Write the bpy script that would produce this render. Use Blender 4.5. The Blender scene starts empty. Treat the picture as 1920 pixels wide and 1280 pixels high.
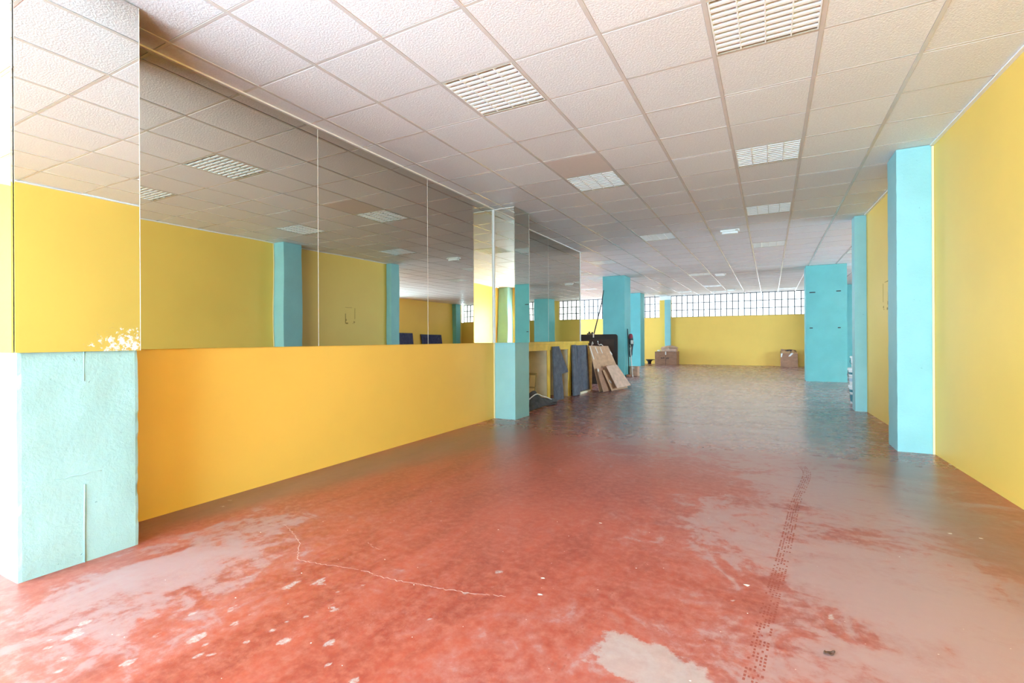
import bpy, bmesh, math, random
from mathutils import Vector, Matrix, noise as mnoise

random.seed(7)
C = bpy.context.scene.collection
SC = bpy.context.scene
H = 3.0                      # ceiling height
T = 0.6                      # ceiling module

# ---------------------------------------------------------------- camera
CAM_X, CAM_Y, CAM_Z = 3.3182, -1.6784, 1.1366
YAW, ROLL, FPX = 0.4893, 0.005, 909.37
cd = bpy.data.cameras.new('camera')
cam = bpy.data.objects.new('camera', cd)
C.objects.link(cam)
cd.sensor_width = 36.0
cd.lens = 36.0 * FPX / 1920.0
cd.shift_y = -4.8 / 1920.0
cd.clip_start, cd.clip_end = 0.05, 300
cam.matrix_world = (Matrix.Translation((CAM_X, CAM_Y, CAM_Z)) @ Matrix.Rotation(YAW, 4, 'Z')
                    @ Matrix.Rotation(math.pi / 2, 4, 'X') @ Matrix.Rotation(-ROLL, 4, 'Z'))
SC.camera = cam

# ---------------------------------------------------------------- world, light, exposure
SKY = 14.0
w = bpy.data.worlds.new('overcast_sky')
SC.world = w
w.use_nodes = True
wn = w.node_tree.nodes
wn['Background'].inputs['Color'].default_value = (0.72, 1.08, 1.36, 1)
wn['Background'].inputs['Strength'].default_value = SKY
SC.view_settings.view_transform = 'Standard'
SC.view_settings.look = 'None'
SC.view_settings.exposure = 1.2
SC.view_settings.gamma = 1.0
SC.view_settings.use_curve_mapping = False
SC.cycles.max_bounces = 14
SC.cycles.diffuse_bounces = 8
SC.cycles.glossy_bounces = 8
SC.cycles.transparent_max_bounces = 12
SC.cycles.sample_clamp_indirect = 12
SC.cycles.caustics_reflective = False
SC.cycles.caustics_refractive = False


def portal(name, loc, rot, sx, sy):
    """marks a window opening for sampling the sky; gives no light of its own"""
    l = bpy.data.lights.new(name, 'AREA')
    l.shape = 'RECTANGLE'
    l.size, l.size_y = sx, sy
    l.cycles.is_portal = True
    o = bpy.data.objects.new(name, l)
    o.location, o.rotation_euler = loc, rot
    C.objects.link(o)


FRONT_Y, BACK_Y = -5.3, 20.5
portal('front_sky_opening', (0.3, FRONT_Y - 0.2, 1.48), (math.pi / 2, 0, 0), 8.4, 2.8)
portal('left_bay_added_opening', (-9.7, 14.5, 1.93), (math.pi / 2, 0, -math.pi / 2), 11.0, 1.85)
portal('right_bay_added_opening', (11.5, 11.3, 1.3), (math.pi / 2, 0, math.pi / 2), 6.2, 1.7)
portal('back_sky_opening', (0.9, BACK_Y + 0.2, 2.5), (-math.pi / 2, 0, 0), 20.6, 0.95)

# ---------------------------------------------------------------- helpers


class NT:
    def __init__(self, name):
        self.m = bpy.data.materials.new(name)
        self.m.use_nodes = True
        self.t = self.m.node_tree
        self.b = self.t.nodes['Principled BSDF']
        self.pos = None

    def n(self, kind, **kw):
        nd = self.t.nodes.new(kind)
        for k, v in kw.items():
            if k.startswith('i_'):
                nd.inputs[k[2:].replace('_', ' ')].default_value = v
            else:
                setattr(nd, k, v)
        return nd

    def l(self, a, b):
        self.t.links.new(a, b)

    def P(self):
        if self.pos is None:
            self.pos = self.n('ShaderNodeNewGeometry').outputs['Position']
        return self.pos

    def stretch(self, sx, sy, sz):
        v = self.n('ShaderNodeVectorMath', operation='MULTIPLY')
        self.l(self.P(), v.inputs[0])
        v.inputs[1].default_value = (sx, sy, sz)
        return v.outputs[0]

    def noise(self, scale, detail=4, rough=0.55, vec=None, dist=0.0):
        nd = self.n('ShaderNodeTexNoise')
        nd.inputs['Scale'].default_value = scale
        nd.inputs['Detail'].default_value = detail
        nd.inputs['Roughness'].default_value = rough
        nd.inputs['Distortion'].default_value = dist
        self.l(vec or self.P(), nd.inputs['Vector'])
        return nd.outputs['Fac']

    def ramp(self, f, a, b, smooth=True):
        r = self.n('ShaderNodeMapRange')
        r.interpolation_type = 'SMOOTHSTEP' if smooth else 'LINEAR'
        r.inputs['From Min'].default_value = a
        r.inputs['From Max'].default_value = b
        self.l(f, r.inputs['Value'])
        return r.outputs['Result']

    def math(self, op, a, b=None):
        nd = self.n('ShaderNodeMath', operation=op)
        for i, v in enumerate((a, b)):
            if v is None:
                continue
            if isinstance(v, (int, float)):
                nd.inputs[i].default_value = v
            else:
                self.l(v, nd.inputs[i])
        return nd.outputs[0]

    def mix(self, f, a, b):
        nd = self.n('ShaderNodeMix', data_type='RGBA')
        for s, v in ((nd.inputs[0], f), (nd.inputs[6], a), (nd.inputs[7], b)):
            if isinstance(v, (int, float)):
                s.default_value = v
            elif isinstance(v, tuple):
                s.default_value = (*v, 1) if len(v) == 3 else v
            else:
                self.l(v, s)
        return nd.outputs[2]

    def attr(self, name):
        return self.n('ShaderNodeAttribute', attribute_name=name).outputs['Fac']

    def bump(self, h, strength, dist, prev=None):
        nd = self.n('ShaderNodeBump')
        nd.inputs['Strength'].default_value = strength
        nd.inputs['Distance'].default_value = dist
        self.l(h, nd.inputs['Height'])
        if prev is not None:
            self.l(prev, nd.inputs['Normal'])
        return nd.outputs[0]

    def out(self, col=None, rough=None, normal=None, spec=None, metal=None):
        for key, v in (('Base Color', col), ('Roughness', rough), ('Normal', normal), ('Specular IOR Level', spec), ('Metallic', metal)):
            if v is None:
                continue
            s = self.b.inputs[key]
            if isinstance(v, (int, float)):
                s.default_value = v
            elif isinstance(v, tuple):
                s.default_value = (*v, 1)
            else:
                self.l(v, s)
        return self.m


def paint(name, col, var=0.08, scale=2.0, rough=0.5, bscale=90, bstr=0.25, bdist=0.003, spec=0.35):
    m = NT(name)
    d = tuple(c * (1 - var * 2) for c in col)
    e = tuple(min(1, c * (1 + var)) for c in col)
    c = m.mix(m.ramp(m.noise(scale), 0.3, 0.7), d, e)
    return m.out(c, rough, m.bump(m.noise(bscale, 3), bstr, bdist), spec)


def plain(name, col, rough=0.5, metal=0.0, spec=0.4, var=0.05, scale=30):
    m = NT(name)
    c = m.mix(m.noise(scale, 3), tuple(x * (1 - var) for x in col), tuple(min(1, x * (1 + var)) for x in col))
    return m.out(c, rough, None, spec, metal)


def link(name, me, parent=None, loc=(0, 0, 0), rotz=0.0):
    o = bpy.data.objects.new(name, me)
    C.objects.link(o)
    o.location = loc
    o.rotation_euler = (0, 0, rotz)
    if parent is not None:
        o.parent = parent
    return o


def thing(name, label, cat, loc=(0, 0, 0), rotz=0.0, group=None):
    o = bpy.data.objects.new(name, None)
    C.objects.link(o)
    o.location = loc
    o.rotation_euler = (0, 0, rotz)
    return tag(o, label, cat, group)


def tag(o, label, cat, group=None):
    o['label'], o['category'] = label, cat
    o['kind'] = 'thing'
    if group:
        o['group'] = group
    return o


def struct(o):
    o['kind'] = 'structure'
    return o


def finish(name, bm, mat, smooth=False):
    me = bpy.data.meshes.new(name)
    bm.normal_update()
    bm.to_mesh(me)
    bm.free()
    for m in (mat if isinstance(mat, (list, tuple)) else [mat]):
        me.materials.append(m)
    if smooth:
        for p in me.polygons:
            p.use_smooth = True
    return me


def bx(bm, x0, x1, y0, y1, z0, z1, bev=0.0, mi=0):
    vs = [bm.verts.new((x, y, z)) for x in (x0, x1) for y in (y0, y1) for z in (z0, z1)]
    fs = []
    for q in ((0, 1, 3, 2), (4, 6, 7, 5), (0, 4, 5, 1), (2, 3, 7, 6), (0, 2, 6, 4), (1, 5, 7, 3)):
        f = bm.faces.new([vs[i] for i in q])
        f.material_index = mi
        fs.append(f)
    if bev:
        es = list({e for f in fs for e in f.edges})
        bmesh.ops.bevel(bm, geom=es, offset=bev, segments=2, profile=0.5, affect='EDGES')


def box(name, x0, x1, y0, y1, z0, z1, mat, parent=None, bev=0.0):
    bm = bmesh.new()
    bx(bm, x0, x1, y0, y1, z0, z1, bev)
    return link(name, finish(name, bm, mat), parent)


def prism(bm, pts, z0, z1):
    a = [bm.verts.new((x, y, z0)) for x, y in pts]
    b = [bm.verts.new((x, y, z1)) for x, y in pts]
    n = len(pts)
    bm.faces.new(a[::-1])
    bm.faces.new(b)
    for i in range(n):
        bm.faces.new((a[i], a[(i + 1) % n], b[(i + 1) % n], b[i]))


def tube(bm, pts, radii, seg=8, cap=True):
    pts = [Vector(p) for p in pts]
    if isinstance(radii, (int, float)):
        radii = [radii] * len(pts)
    rings = []
    for i, p in enumerate(pts):
        d = (pts[min(i + 1, len(pts) - 1)] - pts[max(i - 1, 0)]).normalized()
        u = d.orthogonal().normalized()
        if rings and False:
            pass
        v = d.cross(u)
        rings.append([bm.verts.new(p + (u * math.cos(2 * math.pi * k / seg) + v * math.sin(2 * math.pi * k / seg)) * radii[i]) for k in range(seg)])
    for a, b in zip(rings, rings[1:]):
        for k in range(seg):
            bm.faces.new((a[k], a[(k + 1) % seg], b[(k + 1) % seg], b[k]))
    if cap:
        bm.faces.new(rings[0][::-1])
        bm.faces.new(rings[-1])


def lathe(bm, prof, seg=28, cx=0, cy=0):
    rings = [[bm.verts.new((cx + r * math.cos(2 * math.pi * k / seg), cy + r * math.sin(2 * math.pi * k / seg), z)) for k in range(seg)] for r, z in prof]
    for a, b in zip(rings, rings[1:]):
        for k in range(seg):
            bm.faces.new((a[k], a[(k + 1) % seg], b[(k + 1) % seg], b[k]))
    bm.faces.new(rings[0][::-1])
    bm.faces.new(rings[-1])


def sheet(bm, corners, th, nu=1, nv=1, bend=None):
    """thick sheet through four corners (bottom-left, bottom-right, top-right, top-left); bend(u, v) pushes along the normal"""
    a, b, c, d = [Vector(p) for p in corners]
    n = (b - a).cross(d - a).normalized()
    f, k = [], []
    for j in range(nv + 1):
        for i in range(nu + 1):
            u, v = i / nu, j / nv
            p = (a * (1 - u) + b * u) * (1 - v) + (d * (1 - u) + c * u) * v
            if bend:
                p = p + n * bend(u, v)
            f.append(bm.verts.new(p + n * th / 2))
            k.append(bm.verts.new(p - n * th / 2))
    W = nu + 1
    for j in range(nv):
        for i in range(nu):
            q = (j * W + i, j * W + i + 1, (j + 1) * W + i + 1, (j + 1) * W + i)
            bm.faces.new([f[x] for x in q])
            bm.faces.new([k[x] for x in q[::-1]])
    edge = [i for i in range(nu)] + [j * W + nu for j in range(nv)] + [nv * W + i for i in range(nu, 0, -1)] + [j * W for j in range(nv, 0, -1)]
    for s, e in zip(edge, edge[1:] + edge[:1]):
        bm.faces.new((f[s], k[s], k[e], f[e]))


def copy_tree(o, parent=None):
    c = o.copy()
    C.objects.link(c)
    if parent is not None:
        c.parent = parent
    for ch in [x for x in o.children]:
        copy_tree(ch, c)
    return c


# ---------------------------------------------------------------- materials
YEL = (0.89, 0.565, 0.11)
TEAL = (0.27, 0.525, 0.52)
M_yellow = paint('yellow_wall_paint', YEL, 0.018, 1.0, 0.45, 160, 0.22, 0.002)


def teal_mat(name, col, bstr=0.35, pale_mix=0.08):
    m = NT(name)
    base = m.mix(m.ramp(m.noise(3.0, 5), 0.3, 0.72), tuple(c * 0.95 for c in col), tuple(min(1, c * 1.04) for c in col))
    base = m.mix(m.math('MULTIPLY', m.ramp(m.noise(1.1, 5), 0.45, 0.75), pale_mix), base, (0.55, 0.62, 0.61))
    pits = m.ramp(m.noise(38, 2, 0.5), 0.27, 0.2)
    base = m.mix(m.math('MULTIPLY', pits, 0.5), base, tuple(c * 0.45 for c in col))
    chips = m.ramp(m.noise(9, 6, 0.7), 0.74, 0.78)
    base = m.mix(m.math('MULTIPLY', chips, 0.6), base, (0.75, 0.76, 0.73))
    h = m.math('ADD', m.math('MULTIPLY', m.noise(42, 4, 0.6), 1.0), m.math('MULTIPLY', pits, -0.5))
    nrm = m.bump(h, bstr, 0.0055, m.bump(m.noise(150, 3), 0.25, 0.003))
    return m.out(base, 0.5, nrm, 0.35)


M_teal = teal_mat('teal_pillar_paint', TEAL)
M_teal_rough = teal_mat('teal_rough_plaster', (0.32, 0.53, 0.53), 0.5, 0.12)  # rough plaster; the paler tone paints in the overexposure up front
M_teal_dimmed = teal_mat('dimmed_teal_pillar_paint', (0.14, 0.48, 0.49), 0.25, 0.06)  # same teal as the near pillars, deepened for the weaker light far back


def mirror_mat(name, col, worn=None):
    m = NT(name)
    m.out(col, 0.012, m.bump(m.noise(1.6, 1), 0.12, 0.006), None, 1.0)
    if worn:
        n = m.noise(34, 6, 0.75)
        d = m.n('ShaderNodeVectorMath', operation='DISTANCE')
        sc = m.n('ShaderNodeVectorMath', operation='MULTIPLY')
        m.l(m.P(), sc.inputs[0])
        sc.inputs[1].default_value = (0, 0.75, 1.3)
        m.l(sc.outputs[0], d.inputs[0])
        d.inputs[1].default_value = (0, worn[1] * 0.75, worn[2] * 1.3)
        fall = m.math('MULTIPLY', m.ramp(d.outputs['Value'], 0.24, 0.0), 0.27)
        speck = m.math('MULTIPLY', m.ramp(m.math('ADD', n, fall), 0.70, 0.82), 0.8)
        m.l(m.mix(speck, col, (0.83, 0.82, 0.76)), m.b.inputs['Base Color'])
        m.l(m.math('SUBTRACT', 1.0, speck), m.b.inputs['Metallic'])
        m.l(m.math('ADD', m.math('MULTIPLY', speck, 0.6), 0.012), m.b.inputs['Roughness'])
    return m.m


M_mirror = mirror_mat('mirror_glass', (0.62, 0.60, 0.52))
M_mirror_worn = mirror_mat('worn_mirror_glass', (0.78, 0.78, 0.74), (0.2, -0.33, 1.12))  # worn patch; tint also raised to paint in the brightness near the front
M_mirror_brightened = mirror_mat('brightened_mirror_glass', (0.86, 0.88, 0.84))  # same glass as the wall mirrors, reflectance raised to paint in local brightness
M_alu = plain('pale_aluminium_trim', (0.82, 0.78, 0.70), 0.35, 0.0, 0.5)
M_white_trim = plain('white_trim_paint', (0.86, 0.83, 0.78), 0.4)
M_pale_edge = plain('pale_edge_strip', (0.72, 0.62, 0.36), 0.5)


def tile_mat():
    m = NT('mineral_ceiling_tile')
    rnd = m.n('ShaderNodeObjectInfo').outputs['Random']
    a = m.mix(rnd, (0.81, 0.785, 0.765), (0.87, 0.845, 0.825))
    grain = m.ramp(m.noise(70, 3, 0.6), 0.38, 0.62)
    c = m.mix(grain, m.mix(0.16, a, (0.45, 0.40, 0.36)), a)
    # brown stain with painted-in shade on the tiles next to the front left pillar
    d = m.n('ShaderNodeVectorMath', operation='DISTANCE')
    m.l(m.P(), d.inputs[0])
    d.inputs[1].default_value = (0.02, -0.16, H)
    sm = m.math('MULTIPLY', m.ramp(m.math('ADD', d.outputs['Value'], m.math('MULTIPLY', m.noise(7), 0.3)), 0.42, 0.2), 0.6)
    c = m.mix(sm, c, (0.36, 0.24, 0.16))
    nrm = m.bump(m.noise(80, 3, 0.65), 0.55, 0.006)
    return m.out(c, 0.5, nrm, 0.4)


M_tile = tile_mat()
M_tile_smooth = plain('smooth_ceiling_tile', (0.72, 0.62, 0.55), 0.5)
M_bar = plain('ceiling_bar_paint', (0.66, 0.59, 0.53), 0.25, 0.0, 0.6, 0.12, 6)
M_louvre = plain('white_louvre_metal', (0.93, 0.93, 0.90), 0.25, 0.0, 0.6, 0.02)
M_housing = plain('light_housing_beige', (0.42, 0.34, 0.25), 0.35, 0.0, 0.5)
M_tube = plain('unlit_fluorescent_tube', (0.80, 0.74, 0.70), 0.25)
M_void = plain('dark_void', (0.06, 0.055, 0.05), 0.6)
M_plastic = plain('white_plastic', (0.82, 0.79, 0.73), 0.35, 0, 0.5, 0.04)
M_black = plain('black_plastic', (0.025, 0.024, 0.026), 0.5)
M_iron = plain('dark_window_bar', (0.06, 0.075, 0.085), 0.45, 0.0)
M_cream = paint('cream_shelf_lining', (0.80, 0.70, 0.50), 0.06, 4, 0.5, 60, 0.1)
M_door = plain('pale_yellow_door_paint', (0.86, 0.74, 0.44), 0.4)
M_door_edge = plain('dark_door_board', (0.46, 0.36, 0.2), 0.6)  # darker tone for the board behind the raised panels
M_unit_yellow = paint('yellow_shelf_paint', (0.80, 0.50, 0.06), 0.08, 5, 0.45, 60, 0.15)


def fabric(name, col):
    m = NT(name)
    c = m.mix(m.ramp(m.noise(9, 6, 0.7), 0.3, 0.75), tuple(x * 0.72 for x in col), tuple(x * 1.25 for x in col))
    c = m.mix(m.math('MULTIPLY', m.ramp(m.noise(5, 4), 0.5, 0.8), 0.5), c, (0.17, 0.165, 0.17))
    return m.out(c, 0.9, m.bump(m.noise(220, 2), 0.5, 0.004), 0.15)


M_mat = fabric('blue_grey_mat', (0.125, 0.13, 0.155))
M_mat_dark = fabric('charcoal_mat', (0.085, 0.085, 0.09))
M_mat_navy = fabric('navy_mat', (0.06, 0.065, 0.13))


def card(name, col):
    m = NT(name)
    v = m.stretch(1, 1, 2)
    c = m.mix(m.ramp(m.noise(6, 5, 0.6, v), 0.3, 0.7), tuple(x * 0.85 for x in col), tuple(min(1, x * 1.12) for x in col))
    return m.out(c, 0.55, m.bump(m.noise(40, 3), 0.15, 0.003), 0.3)


M_card = card('brown_cardboard', (0.55, 0.31, 0.175))
M_card_pink = card('pale_cardboard', (0.62, 0.39, 0.28))
M_card_dark = card('dark_cardboard', (0.36, 0.18, 0.105))
M_card_orange = card('orange_cardboard', (0.66, 0.33, 0.12))
M_tape = plain('packing_tape_glint', (0.78, 0.72, 0.66), 0.12, 0.0, 0.6)  # pale colour paints in the white glints on the glossy tape
M_ink = plain('dark_print', (0.09, 0.05, 0.04), 0.6)
M_board = card('dark_wood_board', (0.028, 0.018, 0.014))
M_wood = card('plywood_edge', (0.55, 0.34, 0.12))


def glass_mat(name, tint):
    m = NT(name)
    tr = m.n('ShaderNodeBsdfTransparent')
    tr.inputs['Color'].default_value = (*tint, 1)
    gl = m.n('ShaderNodeBsdfGlossy')
    gl.inputs['Roughness'].default_value = 0.02
    mx = m.n('ShaderNodeMixShader')
    mx.inputs[0].default_value = 0.05
    m.l(tr.outputs[0], mx.inputs[1])
    m.l(gl.outputs[0], mx.inputs[2])
    m.l(mx.outputs[0], m.t.nodes['Material Output'].inputs['Surface'])
    return m.m


M_glass = glass_mat('window_glass', (0.93, 0.95, 0.95))
M_glass_dimmed = glass_mat('dimmed_window_glass', (0.36, 0.31, 0.285))  # tint darkened to hold back the sky so the glazing bars show


def floor_mat():
    m = NT('worn_red_painted_concrete')
    along = m.noise(2.2, 7, 0.65, m.stretch(2.2, 0.6, 1), 0.4)
    across = m.noise(2.0, 7, 0.65, m.stretch(0.6, 2.0, 1), 0.4)
    side = m.attr('swept')
    streak = m.math('ADD', m.math('MULTIPLY', along, m.math('SUBTRACT', 1.0, side)), m.math('MULTIPLY', across, side))
    fine = m.noise(22, 6, 0.7)
    cloud = m.noise(1.1, 6, 0.6)
    red = m.mix(m.ramp(streak, 0.32, 0.66), (0.265, 0.038, 0.021), (0.39, 0.067, 0.035))
    red = m.mix(m.ramp(fine, 0.35, 0.8), red, (0.43, 0.125, 0.08))
    # pale window sheen painted in far back, plus pinkish cement dust
    swirl = m.noise(3.2, 5, 0.6, None, 2.2)
    dm = m.math('ADD', m.attr('dust_sheen'), m.math('MULTIPLY', m.math('SUBTRACT', streak, 0.5), 1.3))
    dm = m.math('ADD', dm, m.math('MULTIPLY', m.math('SUBTRACT', fine, 0.5), 0.6))
    dm = m.math('ADD', dm, m.math('MULTIPLY', m.math('SUBTRACT', swirl, 0.5), 1.3))
    dust_sheen = m.math('MULTIPLY', m.math('ADD', m.math('MULTIPLY', m.ramp(dm, 0.05, 1.0), 0.55), m.math('MULTIPLY', m.ramp(dm, 0.40, 0.62), 0.35)), 0.95)
    c = m.mix(dust_sheen, red, (0.375, 0.247, 0.24))
    # brown grime
    bm_ = m.math('ADD', m.attr('grime'), m.math('MULTIPLY', m.math('SUBTRACT', cloud, 0.5), 0.9))
    grime = m.math('MULTIPLY', m.ramp(bm_, 0.15, 1.0), 0.85)
    c = m.mix(grime, c, m.mix(m.ramp(streak, 0.2, 0.8), (0.17, 0.09, 0.07), (0.25, 0.15, 0.125)))
    # bare grey concrete
    gm = m.math('ADD', m.attr('bare'), m.math('MULTIPLY', m.math('SUBTRACT', m.noise(6, 7, 0.7), 0.5), 1.4))
    bare = m.math('MULTIPLY', m.ramp(gm, 0.52, 0.66), 0.75)
    c = m.mix(bare, c, m.mix(fine, (0.32, 0.26, 0.24), (0.47, 0.38, 0.36)))
    # white plaster splashes
    sm = m.math('ADD', m.attr('splash'), m.math('MULTIPLY', m.math('SUBTRACT', m.noise(30, 6, 0.75, m.stretch(1.3, 0.8, 1)), 0.5), 1.5))
    spl = m.math('MULTIPLY', m.ramp(sm, 0.5, 0.8), m.math('ADD', 0.35, m.math('MULTIPLY', m.ramp(m.noise(75, 4, 0.7), 0.38, 0.6), 0.5)))
    c = m.mix(spl, c, m.mix(fine, (0.34, 0.28, 0.26), (0.55, 0.49, 0.45)))
    # pin-head flecks and fine scratches
    fleck = m.ramp(m.noise(60, 1, 0.4), 0.80, 0.83)
    c = m.mix(m.math('MULTIPLY', fleck, 0.8), c, (0.72, 0.60, 0.55))
    scr = m.ramp(m.noise(9, 3, 0.5, None, 6.0), 0.493, 0.5)
    scr2 = m.ramp(m.noise(9, 3, 0.5, None, 6.0), 0.507, 0.5)
    c = m.mix(m.math('MULTIPLY', m.math('MULTIPLY', scr, scr2), m.math('MULTIPLY', m.ramp(m.noise(1.7), 0.45, 0.65), 0.28)), c, (0.66, 0.42, 0.37))
    r = m.math('SUBTRACT', 0.40, m.math('MULTIPLY', m.attr('polish'), 0.16))
    r = m.math('ADD', r, m.math('MULTIPLY', m.ramp(streak, 0.3, 0.7), 0.035))
    r = m.math('ADD', r, m.math('MULTIPLY', m.ramp(swirl, 0.35, 0.7), 0.02))
    return m.out(c, r, None, 0.8)


M_floor = floor_mat()

# ---------------------------------------------------------------- room shell
SKEW = -0.035


def wall_x(y):
    return 4.72 + SKEW * (y - 4.4)


# floor: fine grid where the camera stands, coarse beyond
def g(x, y, cx, cy, rx, ry):
    return math.exp(-(((x - cx) / rx) ** 2 + ((y - cy) / ry) ** 2))


DUST_SHEEN = [(4.0, 0.6, 0.75, 1.0, 0.72), (3.75, 1.05, 0.5, 0.35, 0.45), (3.3, -0.1, 0.9, 0.45, 0.5), (0.75, -0.35, 0.5, 0.5, 0.75), (0.5, 0.35, 0.35, 0.35, 0.5),
        (3.86, 2.5, 0.75, 0.8, 0.8), (3.1, 1.5, 0.5, 0.5, 0.5), (1.0, -1.0, 0.8, 0.35, 0.35), (2.2, 3.4, 1.2, 0.9, 0.2), (2.6, 5.6, 1.8, 1.6, 0.3), (3.5, 4.6, 0.8, 1.3, 0.4),
        (2.3, 8.8, 2.2, 3.4, 1.0), (1.8, 15.5, 4.5, 6.0, 1.5), (2.4, 5.0, 2.0, 2.0, 0.25)]  # wide far blobs also paint in the window sheen on the floor
GRIME = [(-0.10, 0.30, 0.28, 0.55, 0.95), (0.05, 1.3, 0.35, 0.9, 0.75), (0.25, 2.5, 0.6, 1.1, 0.75), (0.5, 4.2, 0.9, 1.2, 0.55), (0.6, 6.6, 1.2, 1.8, 0.6),
         (4.3, 3.6, 0.4, 1.0, 0.75), (4.35, 2.0, 0.4, 0.8, 0.7), (4.0, 6.0, 0.7, 1.6, 0.6), (3.9, 9.6, 1.2, 2.2, 0.6), (0.4, 10.5, 1.1, 2.4, 0.65), (4.4, 1.0, 0.25, 0.5, 0.5), (4.6, 12.2, 0.9, 1.2, 0.6)]
BARE = [(2.96, 0.07, 0.24, 0.12, 0.8), (2.86, -0.04, 0.2, 0.1, 0.6), (2.8, 0.16, 0.10, 0.07, 0.35)]
SPL = []
for cx, cy, rx, ry, num in ((0.86, -0.80, 0.12, 0.12, 8), (1.0, -0.98, 0.10, 0.10, 8), (1.20, -0.32, 0.07, 0.07, 4), (1.42, -0.12, 0.16, 0.07, 11), (1.62, -0.38, 0.12, 0.09, 9),
                            (1.48, -0.68, 0.12, 0.09, 6), (1.34, -0.46, 0.08, 0.06, 4), (1.78, -0.2, 0.1, 0.1, 3), (1.15, -0.75, 0.22, 0.2, 7), (2.0, -0.35, 0.3, 0.3, 4), (2.2, 0.1, 0.5, 0.5, 4)):
    for k in range(num):
        s = random.uniform(0.008, 0.026)
        SPL.append((cx + random.gauss(0, rx), cy + random.gauss(0, ry), s, s * random.uniform(0.8, 1.6), random.uniform(0.7, 1.25)))
SPL += [(2.41, 0.28, 0.014, 0.012, 1.2), (3.22, 0.79, 0.022, 0.012, 1.2), (2.39, 1.21, 0.016, 0.012, 1.2), (4.23, 1.98, 0.014, 0.014, 1.2), (4.36, 1.97, 0.018, 0.012, 1.2), (3.17, 0.62, 0.014, 0.012, 1.0),
        (2.86, 0.16, 0.016, 0.012, 1.0), (2.36, 0.42, 0.014, 0.012, 1.1), (0.0, 0.32, 0.03, 0.02, 0.9), (-0.08, 0.42, 0.03, 0.02, 0.9), (0.25, 0.5, 0.02, 0.06, 0.5), (1.9, -0.62, 0.012, 0.012, 1.1), (1.96, -0.66, 0.014, 0.012, 1.1), (2.05, -0.55, 0.012, 0.012, 1.0)]


def blob(lst, x, y):
    return sum(b[4] * g(x, y, b[0], b[1], b[2], b[3]) for b in lst)


def build_floor():
    verts, faces = [], []

    def grid(x0, x1, nx, y0, y1, ny):
        o = len(verts)
        for j in range(ny + 1):
            for i in range(nx + 1):
                verts.append((x0 + (x1 - x0) * i / nx, y0 + (y1 - y0) * j / ny, 0.0))
        for j in range(ny):
            for i in range(nx):
                a = o + j * (nx + 1) + i
                faces.append((a, a + 1, a + nx + 2, a + nx + 1))
    grid(-0.35, 5.05, 270, -1.8, 3.0, 240)
    grid(-0.35, 5.05, 36, 3.0, BACK_Y + 0.1, 120)
    grid(-9.6, -0.35, 36, -5.4, BACK_Y + 0.1, 90)
    grid(5.05, 11.4, 24, -5.4, BACK_Y + 0.1, 90)
    grid(-0.35, 5.05, 20, -5.4, -1.8, 12)
    me = bpy.data.meshes.new('floor')
    me.from_pydata(verts, [], faces)
    vals = {k: [] for k in ('dust_sheen', 'grime', 'bare', 'splash', 'swept', 'polish')}
    near = [(b[0], b[1], 3.2 * max(b[2], b[3]), b) for b in SPL]
    for x, y, z in verts:
        vals['dust_sheen'].append(blob(DUST_SHEEN, x, y))
        vals['grime'].append(min(1.0, blob(GRIME, x, y)))
        vals['bare'].append(blob(BARE, x, y))
        s = 0.0
        if -1.8 < y < 2.4 and -0.4 < x < 5:
            for bx_, by_, r_, b in near:
                if abs(x - bx_) < r_ and abs(y - by_) < r_:
                    s += b[4] * g(x, y, b[0], b[1], b[2], b[3])
        vals['splash'].append(min(1.3, s))
        vals['polish'].append(min(1.0, max(0.0, (y - 1.2) / 2.8)))
        vals['swept'].append(min(1.0, max(0.0, (x - 2.0) / 1.4, (y - 2.2) / 2.5)))
    for k, v in vals.items():
        me.attributes.new(k, 'FLOAT', 'POINT').data.foreach_set('value', v)
    me.materials.append(M_floor)
    return struct(link('floor', me))


floor = build_floor()

# tyre tracks, cracks on the floor
M_track = plain('dark_red_tyre_print', (0.31, 0.075, 0.052), 0.5, 0, 0.4, 0.2)
M_track2 = plain('faint_tyre_print', (0.37, 0.115, 0.085), 0.5, 0, 0.4, 0.2)
M_crack = plain('pale_floor_crack', (0.62, 0.42, 0.36), 0.7)


def resample(pts, step):
    out, acc = [], 0.0
    for (a, b) in zip(pts, pts[1:]):
        a, b = Vector(a), Vector(b)
        L = (b - a).length
        while acc < L:
            out.append((a.lerp(b, acc / L), (b - a).normalized()))
            acc += step
        acc -= L
    return out


def catmull(pts, n=12):
    P = [Vector(p) for p in pts]
    P = [P[0] * 2 - P[1]] + P + [P[-1] * 2 - P[-2]]
    out = []
    for i in range(1, len(P) - 2):
        for k in range(n):
            t = k / n
            a, b, c, d = P[i - 1:i + 3]
            out.append(0.5 * (2 * b + (c - a) * t + (2 * a - 5 * b + 4 * c - d) * t * t + (3 * b - a - 3 * c + d) * t ** 3))
    out.append(P[-2])
    return out


def track(path, lanes, step, mat, keep, z):
    bm = bmesh.new()
    for p, d in resample(catmull(path), step):
        nrm = Vector((-d.y, d.x))
        for off, wd in lanes:
            if random.random() > keep:
                continue
            c = p + nrm * off
            l = step * random.uniform(0.24, 0.36)
            q = [c + d * sx * l + nrm * sy * wd / 2 for sx, sy in ((-1, -1), (1, -1), (1, 1), (-1, 1))]
            bm.faces.new([bm.verts.new((v.x, v.y, z)) for v in q])
    o = link('tyre_track', finish('tyre_track', bm, mat), floor)
    o['kind'] = 'stuff'
    return o


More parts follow.
